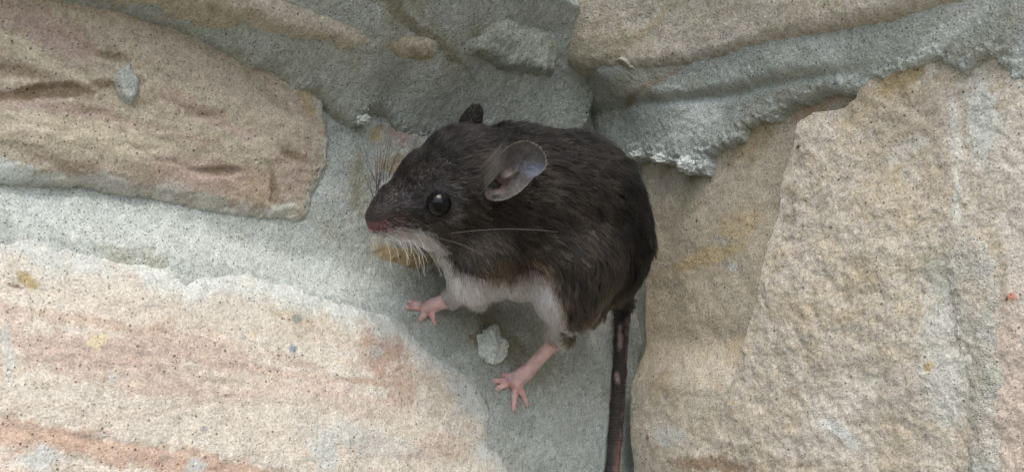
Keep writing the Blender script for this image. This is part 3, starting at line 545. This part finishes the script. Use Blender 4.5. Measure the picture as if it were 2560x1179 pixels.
# eyes
def uvsphere(c, r, n=24, m=16, sq=(1, 1, 1)):
    th = np.linspace(0, np.pi, m+1); ph = np.linspace(0, 2*np.pi, n, endpoint=False); T_, Pp = np.meshgrid(th, ph, indexing='ij')
    V = np.stack([np.sin(T_)*np.cos(Pp)*sq[0], np.sin(T_)*np.sin(Pp)*sq[1], np.cos(T_)*sq[2]], -1).reshape(-1, 3)*r+c
    idx = np.arange((m+1)*n).reshape(m+1, n); q = np.stack([idx[:-1], idx[1:], np.roll(idx[1:], -1, 1), np.roll(idx[:-1], -1, 1)], -1).reshape(-1, 4); return V, q
em, et, eb, eN, eL = nodes('eye_black'); eb.inputs['Base Color'].default_value = (.004, .004, .005, 1); eb.inputs['Roughness'].default_value = .02; eb.inputs['Specular IOR Level'].default_value = .24
de = sdf_depth(1097, 510)
EYE = at(1097, 509, de+.2); link('eye', mesh_np('eye', *uvsphere(EYE, 32*de/F)), mouse, em)
df_ = sdf_depth(1020, 420); EYE2 = at(1018, 420, df_+6.6); link('eye', mesh_np('eye', *uvsphere(EYE2, 20*de/F)), mouse, em)

# ears
def ear(outline, ctr, depth_fn, dish, colour_fn, mat, name='ear', thick=.30):
    O = np.array(outline, float); n = len(O)
    t = np.linspace(0, n, 96, endpoint=False); i = t.astype(int); f = (t-i)[:, None]
    p0, p1, p2, p3 = O[(i-1) % n], O[i], O[(i+1) % n], O[(i+2) % n]
    R_ = .5*((2*p1)+(-p0+p2)*f+(2*p0-5*p1+4*p2-p3)*f*f+(-p0+3*p1-3*p2+p3)*f**3)
    rings = np.linspace(0, 1, 26)[1:]; C0 = np.array(ctr, float); Vp = [C0[None]]
    for s in rings: Vp.append(C0+(R_-C0)*s)
    P2 = np.concatenate(Vp); ss = np.r_[0, np.repeat(rings, 96)]
    dep = np.array([depth_fn(x, y) for x, y in P2])+dish(P2[:, 0], P2[:, 1], ss)
    fr = CAM+(FWD+RIGHT*((P2[:, :1]-CX)/F)-UP*((P2[:, 1:]-CY)/F))*dep[:, None]
    bk = CAM+(FWD+RIGHT*((P2[:, :1]-CX)/F)-UP*((P2[:, 1:]-CY)/F))*(dep+thick)[:, None]
    idx = np.arange(len(rings)*96).reshape(-1, 96)+1; q = np.stack([idx[:-1], idx[1:], np.roll(idx[1:], -1, 1), np.roll(idx[:-1], -1, 1)], -1).reshape(-1, 4)
    NV = len(fr); c0 = np.stack([np.zeros(96, int), idx[0], np.roll(idx[0], -1)], 1); c0 = np.c_[c0, c0[:, 2]]
    tri = [tuple(r[:3]) for r in c0]
    rim = idx[-1]; qr = np.stack([rim, rim+NV, np.roll(rim, -1)+NV, np.roll(rim, -1)], 1)
    me = bpy.data.meshes.new(name)
    faces = [tuple(r) for r in q]+[tuple(r[::-1]+NV) for r in q]+tri+[tuple(NV+k for k in r[::-1]) for r in tri]+[tuple(r) for r in qr]
    me.from_pydata([tuple(v*.001) for v in np.r_[fr, bk]], [], faces); me.update()
    for p in me.polygons: p.use_smooth = True
    cc_ = colour_fn(P2[:, 0], P2[:, 1], ss); cc_ = np.r_[cc_, cc_]
    at_ = me.attributes.new('Col', 'FLOAT_COLOR', 'POINT'); at_.data.foreach_set('color', np.c_[cc_, np.ones(len(cc_))].astype(np.float32).ravel())
    return link(name, me, mouse, mat)
ee, eet, eeb, eeN, eeL = nodes('ear_skin')
ea = eeN('ShaderNodeAttribute'); ea.attribute_name = 'Col'; eeL(ea.outputs['Color'], eeb.inputs['Base Color']); eeb.inputs['Roughness'].default_value = .55
tr = eeN('ShaderNodeBsdfTranslucent'); eeL(ea.outputs['Color'], tr.inputs[0]); tp_ = eeN('ShaderNodeBsdfTransparent')
m1 = eeN('ShaderNodeMixShader'); m1.inputs[0].default_value = .3; m2 = eeN('ShaderNodeMixShader'); m2.inputs[0].default_value = .22
eo = eet.nodes['Material Output']; eeL(eeb.outputs[0], m1.inputs[1]); eeL(tr.outputs[0], m1.inputs[2]); eeL(m1.outputs[0], m2.inputs[1]); eeL(tp_.outputs[0], m2.inputs[2]); eeL(m2.outputs[0], eo.inputs['Surface'])
etc_ = eeN('ShaderNodeTexCoord'); en_ = eeN('ShaderNodeTexNoise'); en_.inputs['Scale'].default_value = 500; en_.inputs['Detail'].default_value = 4; eeL(etc_.outputs['Object'], en_.inputs['Vector'])
ebp = eeN('ShaderNodeBump'); ebp.inputs['Distance'].default_value = .0006; ebp.inputs['Strength'].default_value = .6; eeL(en_.outputs[0], ebp.inputs['Height']); eeL(ebp.outputs[0], eeb.inputs['Normal'])
dbase = sdf_depth(1225, 478)
EAR = [(1216, 494), (1213, 470), (1231, 440), (1243, 405), (1262, 372), (1290, 355), (1320, 352), (1347, 366), (1363, 388), (1366, 412), (1355, 430), (1330, 446), (1318, 462), (1296, 482), (1266, 498), (1236, 503)]
def ear_d(x, y):
    s = ((x-1220)*.83+(500-y)*.55)/190.0; return dbase-.9-3.2*s
def ear_dish(x, y, s):
    ridge = np.exp(-(((x-1262)*.5+(y-445)*.87)/9)**2)*np.exp(-((x-1262)/30)**2)
    pit = np.exp(-(((x-1243)/20)**2+((y-462)/18)**2)); lob = np.exp(-(((x-1240)/14)**2+((y-482)/12)**2))
    fold = np.exp(-(((x-1290)*.94+(y-440)*.34-6*np.sin(y/14))/7)**2)*np.exp(-((y-428)/34)**2)
    return 1.9*(1-s**2)-.45*sstep(.93, 1, s)-1.3*ridge+1.9*pit-1.3*lob-.6*fold+.35*fbm(x*.1, y*.1, 3.5, 3, 79, .6)*(1-s**4)
def ear_c(x, y, s):
    n = fbm(x*.1, y*.1, 3, 4, 77, .6); c = np.tile(np.array([.115, .11, .11]), (len(x), 1))
    c = mix(c, np.array([.15, .18, .23]), (1-sstep(.4, 1.2, np.hypot((x-1335)/32, (y-422)/26)+n*.3))*.8)
    c = mix(c, np.array([.22, .18, .17]), (1-sstep(.3, 1.1, np.hypot((x-1270)/22, (y-440)/36)+n*.25))*.8)
    c = mix(c, np.array([.36, .26, .25]), (1-sstep(.4, 1.1, np.hypot((x-1243)/26, (y-466)/24)+n*.25))*.85)
    c = mix(c, np.array([.40, .30, .28]), (1-sstep(.5, 1.1, np.hypot((x-1220)/11, (y-488)/18)))*.9)
    c = mix(c, np.array([.06, .055, .055]), (1-sstep(.4, 1.1, np.hypot((x-1252)/32, (y-494)/12)))*.6)
    c = mix(c, np.array([.34, .33, .31]), sstep(.955, .985, s)*.9*sstep(1235, 1262, x)); return c*(1+.25*n)[:, None]
ear(EAR, (1285, 428), ear_d, ear_dish, ear_c, ee)
dfar = sdf_depth(1180, 330)
EARF = [(1140, 330), (1148, 300), (1164, 276), (1182, 262), (1200, 263), (1208, 280), (1206, 305), (1196, 330), (1180, 350), (1150, 350)]
ear(EARF, (1178, 308), lambda x, y: dfar+5.5+(350-y)*.015, lambda x, y, s: -1.5*(1-s**2), lambda x, y, s: mix(np.tile(np.array([.035, .030, .028]), (len(x), 1)), np.array([.006, .005, .005]), sstep(1188, 1198, x+(y-290)*.2)), ee, thick=.5)

# ------------------------------------------------------------------ fur
def fur_material(name):
    m, t, b, N, L = nodes(name); t.nodes.remove(b)
    h = N('ShaderNodeBsdfHairPrincipled'); h.model = 'CHIANG'; h.parametrization = 'COLOR'
    a_ = N('ShaderNodeAttribute'); a_.attribute_name = 'hair_colour'; L(a_.outputs['Color'], h.inputs['Color'])
    h.inputs['IOR'].default_value = 1.27; h.inputs['Roughness'].default_value = .38; h.inputs['Radial Roughness'].default_value = .6; h.inputs['Random Roughness'].default_value = .2
    L(h.outputs[0], t.nodes['Material Output'].inputs['Surface']); return m
M_FUR = fur_material('fur')
def sample(n, mask):
    a_, b_, c_, d_ = (BV[BQ[:, i]] for i in range(4)); area = np.linalg.norm(np.cross(c_-a_, d_-b_), axis=1)*.5
    area = area*mask[BQ[:, 0]]; f = rng.choice(len(BQ), n, p=area/area.sum()); u, v = rng.random(n), rng.random(n)
    P = (a_[f]*((1-u)*(1-v))[:, None]+b_[f]*(u*(1-v))[:, None]+c_[f]*(u*v)[:, None]+d_[f]*((1-u)*v)[:, None]); return P, BQ[f, 0]
FLOW = np.array([(930, 560, .6, -.5), (960, 500, .55, -.8), (1000, 450, .7, -.7), (1080, 400, .8, -.6), (1150, 340, .8, -.45), (1060, 480, .9, -.35), (1020, 560, .95, .15), (1000, 590, .8, .5), (1130, 560, .9, .38), (1080, 600, .7, .65), (1120, 660, .4, .9), (1190, 400, .85, -.3), (1200, 500, .9, .15), (1200, 600, .65, .75), (1280, 320, .95, -.1), (1350, 380, 1, .15), (1450, 420, .9, .4), (1400, 560, .8, .6), (1300, 620, .7, .7), (1550, 480, .7, .7), (1620, 580, .2, 1), (1560, 690, -.15, 1), (1470, 720, .15, 1), (1280, 730, .25, 1), (1400, 800, -.05, 1), (1150, 720, -.35, .95), (1250, 690, .3, 1), (1553, 820, -.05, 1), (1549, 930, -.05, 1), (1540, 1050, -.05, 1), (1530, 1170, -.05, 1)], float)
def flow(px, py):
    w = np.exp(-((px[:, None]-FLOW[:, 0])**2+(py[:, None]-FLOW[:, 1])**2)/(2*55.0**2))+1e-9
    d = (w[..., None]*FLOW[:, 2:]).sum(1)/w.sum(1)[:, None]; d /= np.linalg.norm(d, axis=1)[:, None]; return d[:, :1]*RIGHT-d[:, 1:]*UP
WHITE = np.array([(900, 592), (945, 582), (970, 570), (1000, 564), (1050, 570), (1085, 592), (1120, 640), (1150, 676), (1210, 694), (1280, 690), (1330, 672), (1380, 695), (1404, 745), (1422, 850), (1432, 900)], float)
def fur(N_, mask, seed):
    P, vi = sample(N_, mask); n = grad(P); px, py, z = project(P); tg = tags[vi]
    r = np.random.default_rng(seed)
    t = flow(px, py); t = t-(t*n).sum(1)[:, None]*n; t /= np.maximum(np.linalg.norm(t, axis=1), .15)[:, None]
    L = np.interp(px, [920, 960, 1000, 1080, 1150, 1250, 1400], [.5, .9, 1.3, 1.9, 2.3, 3.0, 3.5])
    L = np.where((py > 690) & (px < 1400), np.minimum(L, 2.5), L); L = np.where((px < 1120) & (py > 575), np.maximum(L, 1.5), L)
    L = np.where(tg == 'arm', 1.2, L); L = np.where(tg == 'ankle', .9, L); L = np.where(tg == 'nose', .3, L); L = np.where(tg == 'paw', .42, L)
    L = np.where(tg == 'tail', np.interp(py, [740, 790, 840], [3., 1.3, .7]), L)
    L = L*r.uniform(.55, 1.15, N_)*np.where(r.random(N_) > .96, 1.35, 1)
    # ear and eye keep clear
    ed = np.linalg.norm(P-EYE, axis=1); keep = ed > 30*de/F*1.02; L = np.where(ed < 30*de/F*1.5, np.minimum(L, .9), L)
    ce_ = np.array([1235., 470]); L = np.where((np.hypot((px-1252)/34, (py-455)/40) < 1) & (z < DB), np.minimum(L, 1.3), L)
    # neighbouring hairs lean together in locks
    k1 = fbm(px*.1, py*.1, 3.2, 3, 41, .6); k2 = fbm(px*.1+50, py*.1, 3.2, 3, 43, .6); b = np.cross(n, t)
    dirt = t+b*(k1*.5+r.normal(0, .30, N_))[:, None]; lift = np.clip(.48+.30*k2+r.normal(0, .1, N_), .12, .95)
    lift = np.where((px > 990) & (px < 1220) & (py < 560), np.clip(.68+.25*k2, .4, 1.0), lift)
    K = 6; s = np.linspace(0, 1, K); pts = np.empty((N_, K, 3)); pts[:, 0] = P-n*.15; cur = P-n*.15
    for i in range(1, K):
        l = lift*(1.5-1.25*s[i]); d = dirt*np.cos(l)[:, None]+n*np.sin(l)[:, None]+r.normal(0, .05, (N_, 3)); d /= np.linalg.norm(d, axis=1)[:, None]
        cur = cur+d*(L/(K-1))[:, None]; pts[:, i] = cur
    # strands gather towards the tips of their neighbours
    gi = r.choice(N_, N_//11, replace=False); kd = KDTree(len(gi))
    for q_, g_ in enumerate(gi): kd.insert(P[g_], q_)
    kd.balance(); nr = gi[np.array([kd.find(p_)[1] for p_ in P])]
    wt = (s**1.4*.6)[None, :, None]*(np.where(L > .8, 1, .3)*np.where(px < 1210, .4, 1))[:, None, None]; rel = pts-pts[:, :1]; tgt = pts[nr]
    pts = pts*(1-wt)+(tgt*.75+(pts[nr][:, :1]+rel)*.25)*wt
    # colour
    nn = fbm(px*.1, py*.1, 6, 5, 51, .6); rnd = r.random(N_)
    yb = np.interp(px, WHITE[:, 0], WHITE[:, 1]); below = (py-yb)+nn*10+r.normal(0, 11, N_)
    wh = sstep(-6, 8, below)*np.where(px > 1440, 0, 1)*np.where(px > 1430, .5, 1)
    side = sstep(330, 720, py+nn*40)*(1-sstep(1480, 1600, px)); c = np.tile(DARK, (N_, 1))
    c = mix(c, np.array([.031, .025, .0195]), side*.85+(rnd > .85)*.35)
    head_ = (1-sstep(1120, 1230, px)); c = mix(c, np.array([.024, .021, .0195]), head_*.7)
    cheek = np.exp(-(((px-1150)/90)**2+((py-600)/55)**2)); c = mix(c, np.array([.11, .085, .055]), cheek*.65*(rnd*.8+.2))
    eyering = np.exp(-((np.hypot(px-1097, py-508)-44)/9)**2); c = mix(c, np.array([.10, .095, .095]), eyering*.5)
    och = np.exp(-((below+20)/17)**2)*(px > 1180); c = mix(c, np.array([.19, .115, .055]), och*.7*(rnd*.7+.3))
    ag = (rnd > .55)*side*(nn > -.2); c = mix(c, np.array([.16, .105, .05]), ag*.22)
    c = mix(c, np.array([.24, .10, .095]), np.exp(-(((px-972)/38)**2+((py-557)/17)**2))*.9)
    c = mix(c, np.array([.16, .14, .16]), np.exp(-(((px-1020)/26)**2+((py-508)/16)**2))*.5)
    c = mix(c, np.array([.90, .90, .88]), wh*.98); c = mix(c, np.array([.05, .045, .04]), ((rnd > .95)*wh*.7))
    c = mix(c, np.array([.30, .29, .27]), (np.hypot((px-1212)/22, (py-450)/45) < 1)*.6*(rnd > .4))
    c = c*(np.where(wh > .5, r.uniform(.45, 1.1, N_), r.lognormal(-.2, .75, N_)*(1+.35*np.clip(k1, -1, 1))))[:, None]; c = np.where((wh > .5)[:, None], c, c*np.array([.92, 1.0, 1.08])); c = np.clip(c, .0018, .92); pw = tg == 'paw'; c[pw] = np.array([.5, .44, .42])*r.uniform(.4, 1.2, N_)[pw, None]
    return pts[keep], c[keep], L[keep]
def bez(p0, p1, p2, n=12):
    t = np.linspace(0, 1, n)[:, None]; return (1-t)**2*p0+2*t*(1-t)*p1+t*t*p2
def ear_hair(outline, ctr, dfun, dish, n, d2, L, cols, s_rng, seed, side=-1):
    r = np.random.default_rng(seed); O = np.array(outline, float); k = r.random(n)*len(O); i = k.astype(int); f = (k-i)[:, None]
    rim_ = O[i % len(O)]*(1-f)+O[(i+1) % len(O)]*f; s_ = np.sqrt(r.uniform(s_rng[0]**2, s_rng[1]**2, n))[:, None]; P2 = np.array(ctr)+(rim_-np.array(ctr))*s_
    z_ = np.array([dfun(x, y) for x, y in P2])+dish(P2[:, 0], P2[:, 1], s_[:, 0]); P = CAM+(FWD+RIGHT*((P2[:, :1]-CX)/F)-UP*((P2[:, 1:]-CY)/F))*z_[:, None]
    dv_ = np.array(d2)[None]+r.normal(0, .28, (n, 2)); D_ = dv_[:, :1]*RIGHT-dv_[:, 1:]*UP-FWD*r.uniform(.1, .5, n)[:, None]; D_ /= np.linalg.norm(D_, axis=1)[:, None]
    l = L*r.uniform(.5, 1.2, n); t_ = np.linspace(0, 1, 6); pts_ = P[:, None]+D_[:, None]*(t_[None, :, None]*l[:, None, None])+FWD*(.25*t_**2)[None, :, None]*l[:, None, None]
    return pts_, np.array(cols)[None]*r.uniform(.5, 1.5, n)[:, None]
def curves_object(name, pts, col, r0, r1, mat, parent):
    n, K, _ = pts.shape; hc = bpy.data.hair_curves.new(name); hc.add_curves([K]*n)
    hc.attributes['position'].data.foreach_set('vector', (pts*.001).astype(np.float32).ravel())
    ra = hc.attributes.get('radius') or hc.attributes.new('radius', 'FLOAT', 'POINT')
    ra.data.foreach_set('value', np.tile(np.linspace(r0, r1, K)*.001, n).astype(np.float32))
    ca_ = hc.attributes.new('hair_colour', 'FLOAT_COLOR', 'CURVE'); ca_.data.foreach_set('color', np.c_[col, np.ones(n)].astype(np.float32).ravel())
    o = link(name, hc, parent, mat); return o
mask = np.isin(tags, ['body', 'head', 'snout', 'arm', 'ankle', 'nose']).astype(float); mask[tags == 'tail'] = .35; mask[tags == 'paw'] = .18; mask[tags == 'snout'] = 2.5; mask[tags == 'nose'] = 2; mask[tags == 'head'] = 1.5; mask[np.isin(tags, ['body', 'head', 'arm']) & (bpy_ > yb_) & (bpx < 1440)] = 3.0
pts, hcol, _ = fur(125000, mask, 3)
far_d = lambda x, y: dfar+5.5+(350-y)*.015
for args in [(EARF, (1178, 308), far_d, lambda x, y, s: -1.5*(1-s**2), 900, (.35, -.9), 1.1, (.010, .009, .0085), (0, .97), 91),
             (EAR, (1285, 428), ear_d, ear_dish, 260, (.5, -.5), .55, (.30, .29, .28), (.3, .98), 92),
             (EAR, (1285, 428), ear_d, ear_dish, 160, (.6, -.4), .6, (.40, .39, .37), (.97, 1.0), 93)]:
    p_, c_ = ear_hair(*args); pts = np.concatenate([pts, p_]); hcol = np.concatenate([hcol, c_])
fr = np.random.default_rng(95); nf = 320; fx = fr.uniform(1196, 1226, nf); fy = 490-(fx-1196)*1.2-fr.uniform(0, 70, nf)
fp = []; 
for x, y in zip(fx, fy):
    d0 = sdf_depth(x, y); L_ = fr.uniform(28, 58); fp.append(bez(at(x, y, d0), at(x+L_*.45, y-L_*.4, d0-2.2), at(x+L_*.85, y-L_*.95, d0-3.0), 6))
pts = np.concatenate([pts, np.array(fp)]); hcol = np.concatenate([hcol, np.tile([.16, .15, .14], (nf, 1))*fr.uniform(.3, 1.5, nf)[:, None]])
fo = curves_object('fur', pts, hcol, .046, .012, M_FUR, mouse); fo['kind'] = 'stuff'

# whiskers
def tube(name, P, r0, r1, mat, parent, sides=5):
    P = np.asarray(P, float); n = len(P); V = []
    for i in range(n):
        tg_ = P[min(i+1, n-1)]-P[max(i-1, 0)]; tg_ /= np.linalg.norm(tg_); a_ = np.cross(tg_, FWD); a_ /= np.linalg.norm(a_); b_ = np.cross(tg_, a_)
        r = r0+(r1-r0)*i/(n-1)
        for k in range(sides): V.append(P[i]+r*(a_*math.cos(2*math.pi*k/sides)+b_*math.sin(2*math.pi*k/sides)))
    Q = [(i*sides+k, i*sides+(k+1) % sides, (i+1)*sides+(k+1) % sides, (i+1)*sides+k) for i in range(n-1) for k in range(sides)]
    return link(name, mesh_np(name, np.array(V), Q), parent, mat)
def flat_mat(name, c, rough_=.4):
    m, t, b, N, L = nodes(name); b.inputs['Base Color'].default_value = (*c, 1); b.inputs['Roughness'].default_value = rough_; return m
M_WD = flat_mat('whisker_dark', (.02, .018, .016)); M_WL = flat_mat('whisker_pale', (.6, .57, .52))
M_WG = flat_mat('whisker_grey', (.25, .24, .22)); WEX = []
for k in range(9):
    x0, y0 = 930+rng.uniform(0, 45), 525-rng.uniform(0, 60); L_ = rng.uniform(110, 215); an = math.radians(rng.uniform(62, 118))
    WEX.append(((x0, y0), (x0+L_*.5*math.cos(an)-4, y0-L_*.5*math.sin(an)), (x0+L_*math.cos(an)+rng.uniform(-6, 22), y0-L_*math.sin(an)), rng.uniform(-5, 3), M_WD))
for k in range(9):
    x0, y0 = 950+rng.uniform(0, 90), 590+rng.uniform(-4, 4); L_ = rng.uniform(35, 110); an = math.radians(rng.uniform(35, 80))
    WEX.append(((x0, y0), (x0+L_*.6*math.cos(an*.8), y0+L_*.5*math.sin(an*.8)), (x0+L_*math.cos(an)*.8, y0+L_*math.sin(an)), rng.uniform(-6, -2), M_WL))
for a_, b_, c_, dd, m_ in [((942, 478), (938, 400), (934, 335), -3, M_WD), ((958, 455), (962, 380), (985, 300), -2, M_WD), ((972, 440), (985, 390), (1038, 312), -3, M_WD), ((950, 465), (948, 410), (952, 350), 1, M_WD), ((934, 500), (922, 450), (918, 420), 0, M_WD), ((965, 450), (970, 400), (978, 345), 2, M_WD),
                           ((1000, 592), (1040, 600), (1062, 690), -4, M_WL), ((1030, 596), (1080, 625), (1105, 690), -5, M_WL), ((975, 590), (990, 615), (1000, 655), -4, M_WL), ((1015, 594), (1040, 640), (1050, 700), -3, M_WL), ((990, 590), (1010, 620), (1024, 650), -5, M_WL), ((1045, 596), (1090, 640), (1100, 670), -4, M_WL), ((960, 590), (968, 605), (972, 640), -4, M_WL),
                           ((1075, 592), (1240, 560), (1395, 580), -6, M_WG), ((1060, 590), (1150, 600), (1210, 640), -5, M_WG)]+WEX:
    d0 = DB-20.5 if m_ is M_WD else min(sdf_depth(a_[0], a_[1])+.3, DB-8); tube('whisker', bez(at(*a_, d0), at(*b_, d0+dd*.6), at(*c_, d0+dd)), .068 if m_ is M_WD else .036, .015, m_, mouse)

# claws: a pale point on each toe
M_CLAW = flat_mat('claw', (.55, .45, .40), .35)
for (px, py), (dx, dy) in [((1018, 768), (-9, 1)), ((1026, 754), (-9, 1)), ((1052, 797), (-5, 7)), ((1086, 806), (1, 9)), ((1236, 951), (-9, 0)), ((1244, 970), (-9, 3)), ((1284, 1021), (-2, 10)), ((1317, 1010), (2, 10))]:
    d0 = dwall(px, py)-.5; tube('claw', bez(at(px-dx*.3, py-dy*.3, d0-.3), at(px+dx*.6, py+dy*.6, d0-.55), at(px+dx*1.1, py+dy*1.1, d0+.1)), .38, .06, M_CLAW, mouse, 6)

# ------------------------------------------------------------------ loose lumps of mortar
def lump(name, centre, radii, seed, label, cat, parent=None, amp=.28):
    V, q = uvsphere(np.zeros(3), 1, 72, 48); th = np.arctan2(V[:, 1], V[:, 0]); 
    def n3(p, sc_, sd_): return (perlin(p[:, 0]*sc_+sd_, p[:, 1]*sc_+p[:, 2]*.7*sc_, sd_)+perlin(p[:, 1]*sc_, p[:, 2]*sc_+p[:, 0]*.6*sc_+sd_, sd_+1)+perlin(p[:, 2]*sc_+3, p[:, 0]*sc_-p[:, 1]*.6*sc_, sd_+2))/1.6
    d = 1+amp*(n3(V, 1.6, seed)+.5*n3(V, 3.6, seed+3)+.3*n3(V, 8, seed+6)+.16*n3(V, 17, seed+9))
    V = V*d[:, None]; Wd = centre+V[:, :1]*RIGHT*radii[0]+V[:, 1:2]*UP*radii[1]+V[:, 2:]*-FWD*radii[2]
    c = MORTL*(1.12 if label else .95)*(1+.12*n3(V, 9, seed+20))[:, None]
    o = link(name, mesh_np(name, Wd, q, c), parent, M_MORTAR)
    if label: o['label'] = label; o['category'] = cat
    return o
dl = dwall(1225, 868)
lump('mortar_chunk', at(1226, 866, dl-.9), (3.5, 4.2, 2.4), 5, 'pale crumbly mortar chunk resting on the ledge beside the pink hind foot', 'mortar chunk')
dk = WR.depth_at(1722, 412)
lump('mortar_lump', at(1722, 412, dk-.2), (2.7, 1.9, 1.6), 15, None, None, wall_r, .4)
lump('mortar_lump', at(1660, 396, WR.depth_at(1660, 396)-.1), (3.2, 1.1, 1.0), 25, None, None, wall_r, .4)
lump('mortar_lump', at(1598, 386, WR.depth_at(1598, 386)-.1), (2.0, .9, .8), 35, None, None, wall_r, .4)
lump('mortar_lump', at(905, 298, WL.depth_at(905, 298)-.1), (1.8, 1.2, 1.0), 45, None, None, wall_l, .4)
